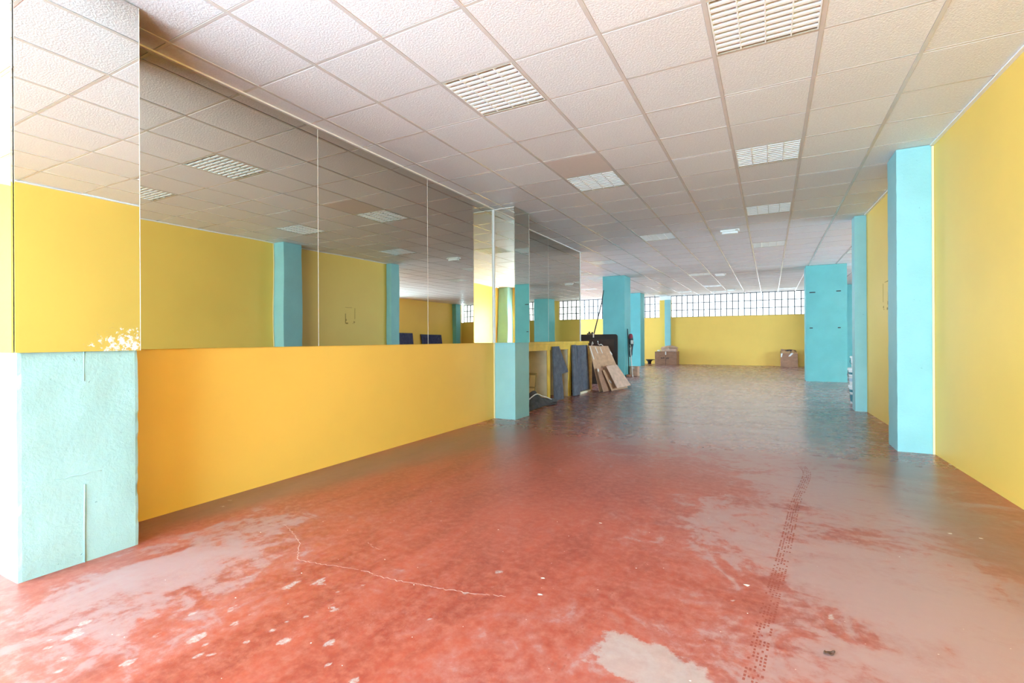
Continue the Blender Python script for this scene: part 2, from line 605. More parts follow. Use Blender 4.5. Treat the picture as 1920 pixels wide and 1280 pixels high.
track([(3.56, 3.3), (3.58, 3.0), (3.47, 2.2), (3.42, 1.7), (3.36, 1.09), (3.29, 0.45), (3.26, 0.1), (3.22, -0.3)],
      [(-0.026, 0.008), (-0.013, 0.007), (0.0, 0.007), (0.013, 0.007), (0.026, 0.008)], 0.021, M_track, 0.62, 0.0006)
track([(2.82, 1.15), (2.78, 0.9), (2.73, 0.55), (2.69, 0.25), (2.66, 0.05), (2.66, -0.25)],
      [(-0.024, 0.007), (-0.008, 0.006), (0.008, 0.006), (0.024, 0.007)], 0.019, M_track2, 0.4, 0.0006)


def crack(path, wd):
    bm = bmesh.new()
    prev = None
    for p, d in resample(catmull(path, 8), 0.012):
        p = p + Vector((random.gauss(0, 0.0035), random.gauss(0, 0.0035)))
        nrm = Vector((-d.y, d.x)) * wd * random.uniform(0.25, 0.8)
        cur = [bm.verts.new((p.x + nrm.x, p.y + nrm.y, 0.0008)), bm.verts.new((p.x - nrm.x, p.y - nrm.y, 0.0008))]
        if prev and random.random() < 0.93:
            bm.faces.new((prev[0], prev[1], cur[1], cur[0]))
        prev = cur
    o = link('floor_crack', finish('floor_crack', bm, M_crack), floor)
    o['kind'] = 'stuff'


crack([(0.67, 0.30), (0.82, 0.24), (0.98, 0.16), (1.05, 0.10), (1.15, 0.02), (1.26, 0.03), (1.42, 0.06), (1.54, 0.08), (1.66, 0.075), (1.80, 0.09), (1.98, 0.12), (2.14, 0.15), (2.29, 0.20)], 0.0030)
crack([(3.245, 0.09), (3.25, -0.02), (3.28, -0.12), (3.27, -0.25)], 0.0025)
crack([(1.32, 0.34), (1.42, 0.30), (1.48, 0.31)], 0.0018)


# thin paint flakes lying about
def flake(path):
    bm = bmesh.new()
    for x, y, s in path:
        n = random.randint(6, 9)
        a0 = random.uniform(0, 6.28)
        ring = [bm.verts.new((x + s * random.uniform(0.5, 1.2) * math.cos(a0 + 6.283 * k / n) * 1.3, y + s * random.uniform(0.5, 1.0) * math.sin(a0 + 6.283 * k / n), 0.0015)) for k in range(n)]
        bm.faces.new(ring)
    o = link('plaster_flake', finish('plaster_flake', bm, M_white_trim), floor)
    o['kind'] = 'stuff'


fl = [(2.41, 0.28, 0.008), (3.22, 0.79, 0.012), (2.39, 1.21, 0.009), (4.23, 1.98, 0.008), (4.36, 1.97, 0.009), (2.36, 0.42, 0.008)]
for k in range(70):
    fl.append((random.uniform(0.3, 4.2), random.uniform(-0.9, 2.2), random.choice((0.0015, 0.002, 0.0025, 0.0035))))
flake(fl)

# walls
struct(box('wall_left', -0.36, -0.185, -0.262, 4.345, 0, H, M_yellow))
struct(box('wall_left_partition', -0.38, -0.305, 4.75, 8.25, 1.083, H, M_yellow))
M_bounce_white = paint('white_bounce_paint', (0.82, 0.81, 0.79), 0.02)  # white on unseen left-bay walls, added to bounce more light into the hall
struct(box('wall_left_inner', -0.98, -0.83, -0.45, 8.45, 0, H, M_yellow))
struct(box('wall_left_closing', -9.5, -0.98, 8.25, 8.4, 0, H, M_bounce_white))
bm = bmesh.new()
prism(bm, [(wall_x(FRONT_Y), FRONT_Y), (5.35, FRONT_Y), (5.35, 7.375), (wall_x(7.375), 7.375)], 0, H)
wall_right = struct(link('wall_right', finish('wall_right', bm, M_yellow)))
struct(box("wall_right_return", 4.875, 11.4, 7.5, 7.7, 0, H, M_yellow))
def side_wall(name, x0, x1, y0, y1, a, b, mat=M_yellow, z0=1.0, z1=2.86):
    bm = bmesh.new()
    bx(bm, x0, x1, y0, a, 0, H)
    bx(bm, x0, x1, b, y1, 0, H)
    bx(bm, x0, x1, a, b, 0, z0)
    bx(bm, x0, x1, a, b, z1, H)
    struct(link(name, finish(name, bm, mat)))


side_wall('wall_far_right', 11.25, 11.4, 7.7, BACK_Y, 8.2, 14.4, M_yellow, 0.45, 2.15)  # opening added in a hidden stretch of wall to brighten the mid-hall
side_wall('wall_far_left', -9.65, -9.5, 8.25, BACK_Y + .2, 9.0, 20.0, M_bounce_white)  # opening added in the unseen left-bay wall to brighten the mid-hall
SILL = 2.05
struct(box('wall_back', -9.5, 11.4, BACK_Y, BACK_Y + 0.2, 0, SILL, M_yellow))
struct(box('wall_front_left', -4.85, -4.7, FRONT_Y, -0.45, 0, H, M_yellow))
struct(box('wall_front_alcove', -4.7, -0.36, -0.62, -0.45, 0, H, M_yellow))
bm = bmesh.new()
bx(bm, 4.5, 5.35, FRONT_Y - 0.2, FRONT_Y, 0, H)
bx(bm, -4.85, -3.9, FRONT_Y - 0.2, FRONT_Y, 0, H)
bx(bm, -3.9, 4.5, FRONT_Y - 0.2, FRONT_Y, 2.88, H)
bx(bm, 2.45, 4.5, FRONT_Y - 0.2, FRONT_Y, 2.30, 2.88)
struct(link('wall_front', finish('wall_front', bm, M_yellow)))

# chipped square outline and scrapes on the right wall
M_scrape = plain('brown_scrape', (0.42, 0.24, 0.04), 0.7)
bm = bmesh.new()
for y0, y1, z0, z1 in ((6.36, 6.372, 1.60, 1.85), (6.10, 6.115, 1.50, 1.72), (6.10, 6.36, 1.855, 1.862), (6.30, 6.36, 1.50, 1.507), (6.11, 6.14, 1.555, 1.60), (6.12, 6.18, 1.49, 1.52), (6.33, 6.37, 1.52, 1.55)):
    x = wall_x((y0 + y1) / 2)
    bx(bm, x - 0.002, x + 0.01, y0, y1, z0, z1)
link('scrape_mark', finish('scrape_mark', bm, M_scrape), wall_right)

# ---------------------------------------------------------------- ceiling
ceiling = struct(box('ceiling', -9.65, 11.4, FRONT_Y - 0.2, BACK_Y + 0.2, H + 0.10, H + 0.2, M_void))
GX0, GX1, GY0, GY1 = -16, 18, -9, 34           # module cells
LIGHTS = [  # cell x, cell y, label
    (2, 2, 'largest fully visible louvred ceiling light, nearer the mirrored wall'),
    (5, 2, 'large louvred ceiling light cut off by the top edge of the photo'),
    (2, 6, 'louvred ceiling light above the mirrored left pillar, beside a smooth brownish tile'),
    (5, 6, 'louvred ceiling light straight behind the one cut off at the top edge'),
    (2, 12, 'small louvred ceiling light left of the nearest white emergency lamp'),
    (5, 10, 'louvred ceiling light just right of the nearest white emergency lamp, larger one'),
    (5, 15, 'small bright louvred ceiling light farther back than the nearest emergency lamp'),
    (-1, 16, 'louvred ceiling light just beyond the end of the second mirror wall'),
    (8, 18, 'sliver of ceiling light between the right wall end and the big blue pillar'),
    (2, 22, 'pale ceiling light left of the middle emergency lamp'),
    (2, 28, 'grey ceiling light in front of the farthest emergency lamp'),
    (0, 31, 'dark ceiling light close to the back window above the carton with flat boxes'),
    (2, 32, 'dark ceiling light against the back window, just left of the farthest emergency lamp'),
    (6, 32, 'dark ceiling light against the back window near the big blue pillar'),
    (-2, 33, 'dark ceiling light at the back window above the narrow blue column'),
    (-3, 19, 'dark ceiling light seen past the end of the mirrors, nearer of two'),
    (-5, 26, 'dark ceiling light seen past the end of the mirrors, farther of two'),
]
LCELL = {(a, b) for a, b, _ in LIGHTS}
cs, sn = math.cos(YAW), math.sin(YAW)


def apparent(cx, cy):
    dx, dy = cx - CAM_X, cy - CAM_Y
    f = -dx * sn + dy * cs
    if f < 0.25:
        return 0.0
    x = (dx * cs + dy * sn) / f
    y = (H - CAM_Z) / f
    if abs(x) > 1.2 or y > 0.86:
        return 0.0
    return 1.0 / f ** 3


pieces = []
for i in range(GX0, GX1 + 1):
    for j in range(GY0, GY1 + 1):
        if (i, j) in LCELL:
            continue
        x0, x1, y0, y1 = i * T, i * T + T, j * T, j * T + T
        cx, cy = x0 + T / 2, y0 + T / 2
        if y1 <= 7.7 and y0 >= -0.6 and x1 < -0.9:
            continue
        if y1 < -0.6 and x1 < -4.7:
            continue
        if y1 < 7.5 and x0 > 4.9:
            continue
        wr = wall_x(cy) if cy < 7.6 else 99
        lx = -0.18 if -0.45 < cy < 4.4 else (-0.30 if 4.4 < cy < 8.2 else (-4.7 if cy < -0.45 else -9.5))
        a0, a1 = max(x0, lx), min(x1, wr)
        if a1 - a0 < 0.03:
            continue
        pieces.append((apparent(cx, cy), i, j, a0, a1))
pieces.sort(reverse=True)
MARG = 0.0115


def tile_bm(bm, x0, x1, y0, y1, z, drop=0.0):
    e = 0.003
    a = [bm.verts.new(p) for p in ((x0, y0, z + 0.014), (x1, y0, z + 0.014), (x1, y1, z + 0.014), (x0, y1, z + 0.014))]
    b = [bm.verts.new(p) for p in ((x0, y0, z + 0.0025), (x1, y0, z + 0.0025), (x1, y1, z + 0.0025), (x0, y1, z + 0.0025))]
    c = [bm.verts.new(p) for p in ((x0 + e, y0 + e, z), (x1 - e, y0 + e, z), (x1 - e, y1 - e, z), (x0 + e, y1 - e, z))]
    bm.faces.new(a)
    bm.faces.new(c[::-1])
    for k in range(4):
        n = (k + 1) % 4
        bm.faces.new((b[k], b[n], a[n], a[k]))
        bm.faces.new((c[k], c[n], b[n], b[k]))


shared = {}
rest = bmesh.new()
for idx, (s, i, j, a0, a1) in enumerate(pieces):
    y0, y1 = j * T + MARG, j * T + T - MARG
    z = H + 0.001 + random.uniform(-0.0012, 0.0012)
    if idx < 300:
        key = (round(a0 - i * T, 3), round(a1 - i * T, 3))
        smooth = (i, j) == (2, 5)
        kk = key + (smooth,)
        if kk not in shared:
            bm = bmesh.new()
            tile_bm(bm, key[0] + MARG, key[1] - MARG, MARG, T - MARG, 0)
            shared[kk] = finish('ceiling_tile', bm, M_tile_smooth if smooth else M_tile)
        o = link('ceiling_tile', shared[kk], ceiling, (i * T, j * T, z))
    else:
        tile_bm(rest, a0 + MARG, a1 - MARG, y0, y1, z)
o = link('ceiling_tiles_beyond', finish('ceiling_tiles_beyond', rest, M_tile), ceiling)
o['kind'] = 'stuff'

# exposed grid: runners along the hall, cross bars between
for i in range(GX0 + 1, GX1 + 1):
    x = i * T
    spans = []
    if x < -4.7:
        spans = [(8.4, BACK_Y)]
    elif x < -0.2:
        spans = [(FRONT_Y, -0.62), (8.4, BACK_Y)]
    elif x < 4.6:
        spans = [(FRONT_Y, BACK_Y)]
    else:
        spans = [(7.7, BACK_Y)]
    bm = bmesh.new()
    for y0, y1 in spans:
        bx(bm, x - 0.0125, x + 0.0125, y0, y1, H - 0.0015, H + 0.006)
    link('ceiling_runner', finish('ceiling_runner', bm, M_bar), ceiling)
for j in range(GY0 + 1, GY1 + 1):
    y = j * T
    if y < -0.62:
        x0, x1 = -4.7, wall_x(y)
    elif y < 7.5:
        x0, x1 = (-0.18 if y < 4.4 else -0.3), wall_x(y)
    elif y < 8.4:
        x0, x1 = -0.3, 11.2
    else:
        x0, x1 = -9.5, 11.2
    bm = bmesh.new()
    bx(bm, x0, x1, y - 0.0095, y + 0.0095, H + 0.0005, H + 0.006)
    link('ceiling_crossbar', finish('ceiling_crossbar', bm, M_bar), ceiling)

# wall angles under the ceiling edge
struct(box('trim_1', -0.185, -0.158, -0.26, 4.35, H - 0.014, H - 0.002, M_white_trim))
struct(box('trim_2', -0.305, -0.278, 4.8, 8.25, H - 0.014, H - 0.002, M_white_trim))
bm = bmesh.new()
prism(bm, [(wall_x(-2) - 0.03, -2.0), (wall_x(-2), -2.0), (wall_x(4.38), 4.38), (wall_x(4.38) - 0.03, 4.38)], H - 0.014, H - 0.002)
struct(link('trim_3', finish('trim_3', bm, M_white_trim)))
bm = bmesh.new()
prism(bm, [(wall_x(4.8) - 0.03, 4.8), (wall_x(4.8), 4.8), (wall_x(7.38), 7.38), (wall_x(7.38) - 0.03, 7.38)], H - 0.014, H - 0.002)
struct(link('trim_4', finish('trim_4', bm, M_white_trim)))

# ---------------------------------------------------------------- back windows (window_1 ...)
PW, TOP = 0.2245, 2.975
bar_me = None


def window(n, x0, x1):
    bm = bmesh.new()
    bx(bm, x0, x1, BACK_Y + 0.06, BACK_Y + 0.14, SILL, SILL + 0.015)
    bx(bm, x0, x1, BACK_Y + 0.06, BACK_Y + 0.14, TOP, H)
    win = struct(link('window_%d' % n, finish('window_frame', bm, M_iron)))
    global bar_me, pane_me
    if bar_me is None:
        bm = bmesh.new()
        bx(bm, -0.017, 0.017, -0.022, 0.022, 0, TOP - SILL)
        bar_me = finish('glazing_bar', bm, M_iron)
        bm = bmesh.new()
        bx(bm, 0.0, PW, -0.003, 0.003, 0, 0.31)
        pane_me = finish('pane', bm, M_glass_dimmed)
    nb = round((x1 - x0) / PW)
    pitch = (x1 - x0) / nb
    for k in range(nb + 1):
        x = x0 + k * pitch
        link('glazing_bar', bar_me, win, (x, BACK_Y + 0.1, SILL))
        if k == nb:
            break
        for r in range(3):
            link('pane', pane_me, win, (x, BACK_Y + 0.1, SILL + r * (TOP - SILL) / 3)).scale.x = pitch / PW
    for r in (1, 2):
        z = SILL + r * (TOP - SILL) / 3
        box('crossbar', x0, x1, BACK_Y + 0.084, BACK_Y + 0.116, z - 0.014, z + 0.014, M_iron, win)


window(1, -9.45, -1.03)
window(2, -0.54, 5.3)
window(3, 5.6, 11.2)
bm = bmesh.new()
bx(bm, -1.03, -0.79, BACK_Y, BACK_Y + 0.2, SILL, 2.82)
bx(bm, -0.79, -0.54, BACK_Y, BACK_Y + 0.2, SILL, 2.82)
bx(bm, 5.3, 5.6, BACK_Y, BACK_Y + 0.2, SILL, H)
struct(link('wall_back_pier', finish('wall_back_pier', bm, M_yellow)))

struct(box('trim_8', -1.03, -0.54, BACK_Y - 0.02, BACK_Y + 0.2, 2.82, H - 0.004, M_white_trim))

# shopfront glazing behind the camera
fw = bmesh.new()
for x in (-3.9, -1.8, 0.3, 2.4, 4.45):
    bx(fw, x, x + 0.05, FRONT_Y - 0.14, FRONT_Y - 0.06, 0, 2.88 if x < 2 else 2.29)
bx(fw, -3.9, 2.45, FRONT_Y - 0.14, FRONT_Y - 0.06, 2.24, 2.32)
bx(fw, 2.45, 4.45, FRONT_Y - 0.14, FRONT_Y - 0.06, 2.24, 2.29)
bx(fw, -3.9, 4.5, FRONT_Y - 0.14, FRONT_Y - 0.06, 0.0, 0.08)
win4 = struct(link('window_4', finish('window_frame', fw, M_white_trim)))
for x in (-3.9, -1.8, 0.3, 2.4):
    box('pane', x + 0.05, x + 2.1, FRONT_Y - 0.103, FRONT_Y - 0.097, 0.08, 2.24, M_glass, win4)
    if x < 2:
        box('pane', x + 0.05, x + 2.1, FRONT_Y - 0.103, FRONT_Y - 0.097, 2.32, 2.88, M_glass, win4)


for n, x, y0, y1, z0, z1 in ((5, -9.575, 9.0, 20.0, 1.0, 2.86), (6, 11.325, 8.2, 14.4, 0.45, 2.15)):  # added side-bay windows, out of view, to light the middle of the hall
    fw = bmesh.new()
    k = int((y1 - y0) / 1.1)
    for i in range(k + 1):
        y = y0 + (y1 - y0 - 0.05) * i / k
        bx(fw, x - 0.03, x + 0.03, y, y + 0.05, z0, z1)
    bx(fw, x - 0.03, x + 0.03, y0, y1, z0, z0 + 0.05)
    bx(fw, x - 0.03, x + 0.03, y0, y1, z1 - 0.05, z1)
    added_win = struct(link('window_%d' % n, finish('window_frame', fw, M_white_trim)))
    for i in range(k):
        y = y0 + (y1 - y0 - 0.05) * i / k
        box('pane', x - 0.003, x + 0.003, y + 0.05, y + (y1 - y0 - 0.05) / k, z0 + 0.05, z1 - 0.05, M_glass, added_win)


# ---------------------------------------------------------------- pillars
def rough_box(bm, x0, x1, y0, y1, z0, z1, step=0.06, amp=0.004, bev=0.012):
    """box with gently uneven faces and softened, chipped vertical edges"""
    nx, ny, nz = max(2, int((x1 - x0) / step)), max(2, int((y1 - y0) / step)), max(2, int((z1 - z0) / step))
    pts = [(x0 + (x1 - x0) * i / nx, y0) for i in range(nx)] + [(x1, y0 + (y1 - y0) * i / ny) for i in range(ny)] \
        + [(x1 - (x1 - x0) * i / nx, y1) for i in range(nx)] + [(x0, y1 - (y1 - y0) * i / ny) for i in range(ny)]
    cx, cy = (x0 + x1) / 2, (y0 + y1) / 2
    rings = []
    for k in range(nz + 1):
        z = z0 + (z1 - z0) * k / nz
        ring = []
        for x, y in pts:
            corner = (x in (x0, x1)) and (y in (y0, y1))
            d = amp * mnoise.noise(Vector((x * 6 + 3, y * 6, z * 6))) - (amp * 0.5 if corner else 0)
            if corner:
                d -= amp * 1.2 * max(0, mnoise.noise(Vector((x * 9, y * 9, z * 17))))
            nxv = -1 if x == x0 else (1 if x == x1 else 0)
            nyv = -1 if y == y0 else (1 if y == y1 else 0)
            ring.append(bm.verts.new((x + nxv * d, y + nyv * d, z)))
        rings.append(ring)
    n = len(pts)
    for a, b in zip(rings, rings[1:]):
        for k in range(n):
            bm.faces.new((a[k], a[(k + 1) % n], b[(k + 1) % n], b[k]))
    bm.faces.new(rings[0][::-1])
    bm.faces.new(rings[-1])


def pillar(x0, x1, y0, y1, label, mat, amp=0.003, z1=H - 0.004, step=0.05):
    t = thing('pillar', label, 'pillar', ((x0 + x1) / 2, (y0 + y1) / 2, 0))
    hx, hy = (x1 - x0) / 2, (y1 - y0) / 2
    bm = bmesh.new()
    rough_box(bm, -hx, hx, -hy, hy, 0, z1, step, amp)
    link('shaft', finish('shaft', bm, mat), t)
    return t, hx, hy


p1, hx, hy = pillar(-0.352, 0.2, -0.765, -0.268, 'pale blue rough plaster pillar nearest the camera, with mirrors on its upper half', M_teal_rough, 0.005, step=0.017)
for z0, z1 in ((0.0, 0.40), (0.93, 1.083)):
    bm = bmesh.new()
    tube(bm, [(hx + 0.001, 0.005, z0), (hx + 0.001, 0.004, (z0 + z1) / 2), (hx + 0.001, 0.006, z1)], 0.0035, 8)
    link('plaster_ridge', finish('plaster_ridge', bm, M_teal_rough, True), p1)
for z in (0.445, 0.945):
    bm = bmesh.new()
    tube(bm, [(hx - 0.003, -hy + 0.03 + (hy * 1.2) * k / 14, z + 0.004 * math.sin(k * 1.7) + (0.012 * k / 14 if z < 0.6 else 0)) for k in range(15)], 0.004, 6)
    link('plaster_seam', finish('plaster_seam', bm, M_teal_rough, True), p1)
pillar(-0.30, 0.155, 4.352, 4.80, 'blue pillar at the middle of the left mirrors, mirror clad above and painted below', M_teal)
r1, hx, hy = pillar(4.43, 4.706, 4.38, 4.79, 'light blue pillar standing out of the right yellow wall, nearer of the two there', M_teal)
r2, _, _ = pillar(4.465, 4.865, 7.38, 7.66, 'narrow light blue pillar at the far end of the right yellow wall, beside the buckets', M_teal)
pillar(-1.13, -0.47, 12.5, 13.2, 'deep blue pillar behind the black board and the leaning cardboard', M_teal_dimmed)
pillar(-1.95, -1.37, 18.35, 19.05, 'dull blue pillar behind the one with the leaning broom', M_teal_dimmed)
rp3, hx, hy = pillar(4.14, 5.03, 13.05, 13.75, 'wide turquoise pillar at right with four black slots', M_teal_dimmed)
for x, z, wd in ((4.22, 2.30, 0.13), (4.80, 2.31, 0.10), (4.22, 1.38, 0.07), (4.83, 1.38, 0.06)):
    bm = bmesh.new()
    bx(bm, x - 4.585, x + wd - 4.585, -hy - 0.006, -hy + 0.02, z - 0.012, z + 0.012)
    link('black_slot', finish('black_slot', bm, M_black), rp3)
pillar(5.15, 5.90, 19.0, 19.7, 'shadowed dark teal pillar glimpsed between the wide turquoise pillar and the wall end', M_teal_dimmed)
pillar(7.1, 7.8, 19.0, 19.7, 'teal pillar in the side bay, seen only in the mirrors', M_teal_dimmed)
pillar(11.0, 11.24, 19.6, 20.0, 'blue pilaster against the far yellow wall of the side bay', M_teal_dimmed)
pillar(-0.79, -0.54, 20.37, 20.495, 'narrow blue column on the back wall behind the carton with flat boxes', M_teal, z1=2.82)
pillar(4.62, 5.03, -5.29, -4.92, 'blue corner pillar by the shop window behind the camera', M_teal)

# pale strips between wall and pillars, white corner strip over the mirrors
struct(box('trim_5', -0.186, -0.168, 4.337, 4.352, 0.0, 1.083, M_pale_edge))
struct(box('trim_6', -0.190, -0.160, 4.322, 4.346, 1.083, H - 0.01, M_white_trim))
struct(box('trim_7', wall_x(4.38) - 0.019, wall_x(4.38) - 0.0015, 4.368, 4.378, 0.0, H - 0.02, M_pale_edge))


# ---------------------------------------------------------------- mirrors
def mirror(label, x0, x1, y0, y1, z0, z1, mat, loc, strips=()):
    t = thing('mirror_panel', label, 'mirror', loc, 0, 'wall mirror panels')
    bm = bmesh.new()
    bx(bm, x0 - loc[0], x1 - loc[0], y0 - loc[1], y1 - loc[1], z0 - loc[2], z1 - loc[2], 0.0)
    link('mirror_glass', finish('mirror_glass', bm, mat), t)
    for s in strips:
        bm = bmesh.new()
        bx(bm, s[0] - loc[0], s[1] - loc[0], s[2] - loc[1], s[3] - loc[1], s[4] - loc[2], s[5] - loc[2])
        link('edge_strip', finish('edge_strip', bm, M_alu), t)


Z0, Z1 = 1.083, H - 0.016
mirror('largest wall mirror panel, right beside the front pillar', -0.184, -0.178, -0.262, 1.277, Z0, Z1, M_mirror, (-0.18, 0.5, Z0), [(-0.184, -0.1765, 1.277, 1.281, Z0, Z1)])
mirror('middle wall mirror panel of three over the yellow dado, reflecting the nearer blue pillar edge', -0.184, -0.178, 1.281, 2.818, Z0, Z1, M_mirror, (-0.18, 2.0, Z0), [(-0.184, -0.1765, 2.818, 2.822, Z0, Z1)])
mirror('wall mirror panel touching the mirror clad middle pillar', -0.184, -0.178, 2.822, 4.325, Z0, Z1, M_mirror, (-0.18, 3.6, Z0))
mirror('mirror on the hall side of the front pillar, silvering worn off in a white patch', 0.2070, 0.2145, -0.772, -0.262, Z0, H - 0.008, M_mirror_worn, (0.2, -0.51, Z0), [(0.2070, 0.2152, -0.2645, -0.262, Z0, H - 0.008)])
mirror('washed out mirror on the front pillar, cut by the left photo edge', -0.35, 0.2, -0.780, -0.7715, Z0, H - 0.008, M_mirror_brightened, (-0.05, -0.77, Z0))
mirror('bright mirror on the near face of the middle pillar', -0.16, 0.156, 4.338, 4.346, Z0, H - 0.016, M_mirror_brightened, (0, 4.34, Z0), [(-0.16, 0.158, 4.3375, 4.346, H - 0.016, H - 0.008)])
mirror('narrow grey mirror on the hall side of the middle pillar', 0.158, 0.164, 4.338, 4.80, Z0, H - 0.008, M_mirror, (0.16, 4.6, Z0), [(0.158, 0.1655, 4.797, 4.801, Z0, H - 0.02)])
mirror('wall mirror panel beyond the middle pillar, nearer half over the shelf unit', -0.305, -0.299, 4.81, 6.55, Z0, Z1, M_mirror, (-0.3, 5.6, Z0), [(-0.305, -0.2975, 6.55, 6.556, Z0, Z1)])
mirror('wall mirror panel beyond the middle pillar, far half with pale end strip', -0.305, -0.299, 6.556, 8.23, Z0, Z1, M_mirror, (-0.3, 7.4, Z0), [(-0.386, -0.29, 8.23, 8.265, Z0, Z1)])

# ---------------------------------------------------------------- ceiling lights


def build_light(label):
    t = thing('ceiling_light', label, 'ceiling light', (0, 0, H), 0, 'louvred lights set in the ceiling')
    bm = bmesh.new()                       # housing: open box above the louvre
    a, b = 0.012, T - 0.012
    bx(bm, a, b, a, b, 0.085, 0.092)
    for x0, x1, y0, y1 in ((a, a + 0.006, a, b), (b - 0.006, b, a, b), (a, b, a, a + 0.006), (a, b, b - 0.006, b)):
        bx(bm, x0, x1, y0, y1, -0.002, 0.09)
    link('housing', finish('housing', bm, M_housing), t)
    bm = bmesh.new()
    n = 10
    bl = []
    me = None
    for k in range(n):
        y = a + 0.02 + (b - a - 0.04) * (k + 0.5) / n
        if me is None:
            bm = bmesh.new()
            vs = [[bm.verts.new((x, yy, zz)) for yy, zz in ((-0.011, -0.002), (0.011, -0.002), (0.003, 0.036), (-0.003, 0.036))] for x in (a + 0.006, b - 0.006)]
            for q in range(4):
                r = (q + 1) % 4
                bm.faces.new((vs[0][q], vs[0][r], vs[1][r], vs[1][q]))
            bm.faces.new(vs[0][::-1])
            bm.faces.new(vs[1])
            me = finish('louvre_blade', bm, M_louvre)
        link('louvre_blade', me, t, (0, y, 0))
    me = None
    for k in range(5):
        x = a + 0.008 + (b - a - 0.016) * k / 4
        if me is None:
            bm = bmesh.new()
            bx(bm, -0.004, 0.004, a + 0.006, b - 0.006, -0.003, 0.04)
            me = finish('louvre_divider', bm, M_louvre)
        link('louvre_divider', me, t, (x, 0, 0))
    me = None
    for k in range(4):
        x = a + 0.008 + (b - a - 0.016) * (k + 0.5) / 4
        if me is None:
            bm = bmesh.new()
            tube(bm, [(0, a + 0.03, 0.062), (0, b - 0.03, 0.062)], 0.013, 10)
            me = finish('fluorescent_tube', bm, M_tube, True)
        link('fluorescent_tube', me, t, (x, 0, 0))
    bm = bmesh.new()
    for k in range(5):
        x = a + 0.008 + (b - a - 0.016) * k / 4
        if 0 < k < 4:
            bx(bm, x - 0.028, x + 0.028, a + 0.02, b - 0.02, 0.075, 0.084)
    link('gap_shade', finish('gap_shade', bm, M_void), t)  # dark strips between the tubes paint in the shade inside the housing
    return t


proto = None
for i, j, lab in LIGHTS:
    if proto is None:
        o = proto = build_light(lab)
    else:
        o = copy_tree(proto)
        o['label'] = lab
    o.location = (i * T, j * T, H)

# ---------------------------------------------------------------- emergency lamps


def emergency(x, y, label):
    t = thing('emergency_lamp', label, 'emergency light', (x, y, H), 0, 'emergency lamps under the ceiling')
    bm = bmesh.new()
    bx(bm, -0.15, 0.15, -0.06, 0.06, -0.035, 0.0, 0.008)
    link('base', finish('base', bm, M_plastic), t)
    bm = bmesh.new()
    bx(bm, -0.125, 0.125, -0.045, 0.045, -0.07, -0.03, 0.015)
    link('diffuser', finish('diffuser', bm, M_louvre), t)
    bm = bmesh.new()
    bx(bm, 0.09, 0.13, -0.062, -0.05, -0.03, -0.012, 0.003)
    link('test_button', finish('test_button', bm, M_housing), t)


emergency(2.71, 7.5, 'white emergency lamp under the ceiling, nearest of the three')
emergency(2.05, 13.6, 'white emergency lamp under the ceiling, middle one of the three')
emergency(2.0, 18.75, 'white emergency lamp under the ceiling, farthest, close to the back window')

# ---------------------------------------------------------------- shelf unit under the far mirrors
su = thing('shelf_unit', 'yellow painted built-in shelf unit with cream compartments under the far mirrors', 'shelf', (-0.5, 6.6, 0))


def part(name, x0, x1, y0, y1, z0, z1, mat, parent, bev=0.0):
    L = parent.location
    bm = bmesh.new()
    bx(bm, x0 - L.x, x1 - L.x, y0 - L.y, y1 - L.y, z0 - L.z, z1 - L.z, bev)
    return link(name, finish(name, bm, mat), parent)


part('counter_top', -0.83, -0.185, 4.815, 8.50, 1.035, 1.082, M_unit_yellow, su, 0.004)
part('lintel', -0.26, -0.20, 4.815, 8.48, 0.93, 1.035, M_unit_yellow, su)
for y0, y1 in ((6.28, 6.40), (7.29, 7.44), (8.36, 8.48)):
    part('post', -0.218, -0.20, y0, y1, 0.0, 0.93, M_unit_yellow, su, 0.004)
for y0, y1 in ((6.29, 6.39), (7.31, 7.42), (8.37, 8.47)):
    part('partition_board', -0.80, -0.218, y0, y1, 0.0, 1.035, M_cream, su)
part('back_board', -0.83, -0.80, 4.815, 8.48, 0.0, 1.035, M_cream, su)

# cream panelled door leaning in the first compartment
cdr = thing('cupboard_door', 'loose cream panelled cupboard door standing inside the first shelf compartment', 'door', (-0.52, 6.15, 0))
bm = bmesh.new()
sheet(bm, [(-0.27, -0.02, 0.01), (0.135, -0.02, 0.01), (0.135, 0.08, 0.52), (-0.27, 0.08, 0.52)], 0.022)
link('board', finish('board', bm, M_door_edge), cdr)
for x0, x1 in ((-0.25, -0.15), (-0.13, -0.01), (0.01, 0.11)):
    for z0, z1 in ((0.04, 0.25), (0.28, 0.48)):
        f = lambda z: -0.034 + 0.10 * (z - 0.01) / 0.51
        bm = bmesh.new()
        sheet(bm, [(x0, f(z0), z0), (x1, f(z0), z0), (x1, f(z1), z1), (x0, f(z1), z1)], 0.008)
        link('raised_panel', finish('raised_panel', bm, M_door), cdr)

# crumpled dark mat on the floor
cm = thing('crumpled_mat', 'crumpled charcoal mat heaped on the floor beside the middle pillar', 'mat', (-0.02, 5.75, 0))
bm = bmesh.new()


def crumple(u, v):
    x = -0.15 + 0.15 * v + 0.04 * math.sin(u * 5) + 0.12 * max(0.0, (u - 0.6) / 0.4)
    y = -0.66 + (1.36 - 0.35 * v) * u
    z = 0.02 + max(0, 0.27 * math.exp(-((u - 0.38) / 0.26) ** 2) * (1 - v) ** 0.8 + 0.05 * math.sin(9 * u + 4 * v) * (1 - v) + 0.03 * mnoise.noise(Vector((u * 5, v * 5, 1))) * (1 - v * 0.8))
    return Vector((x, y, z))


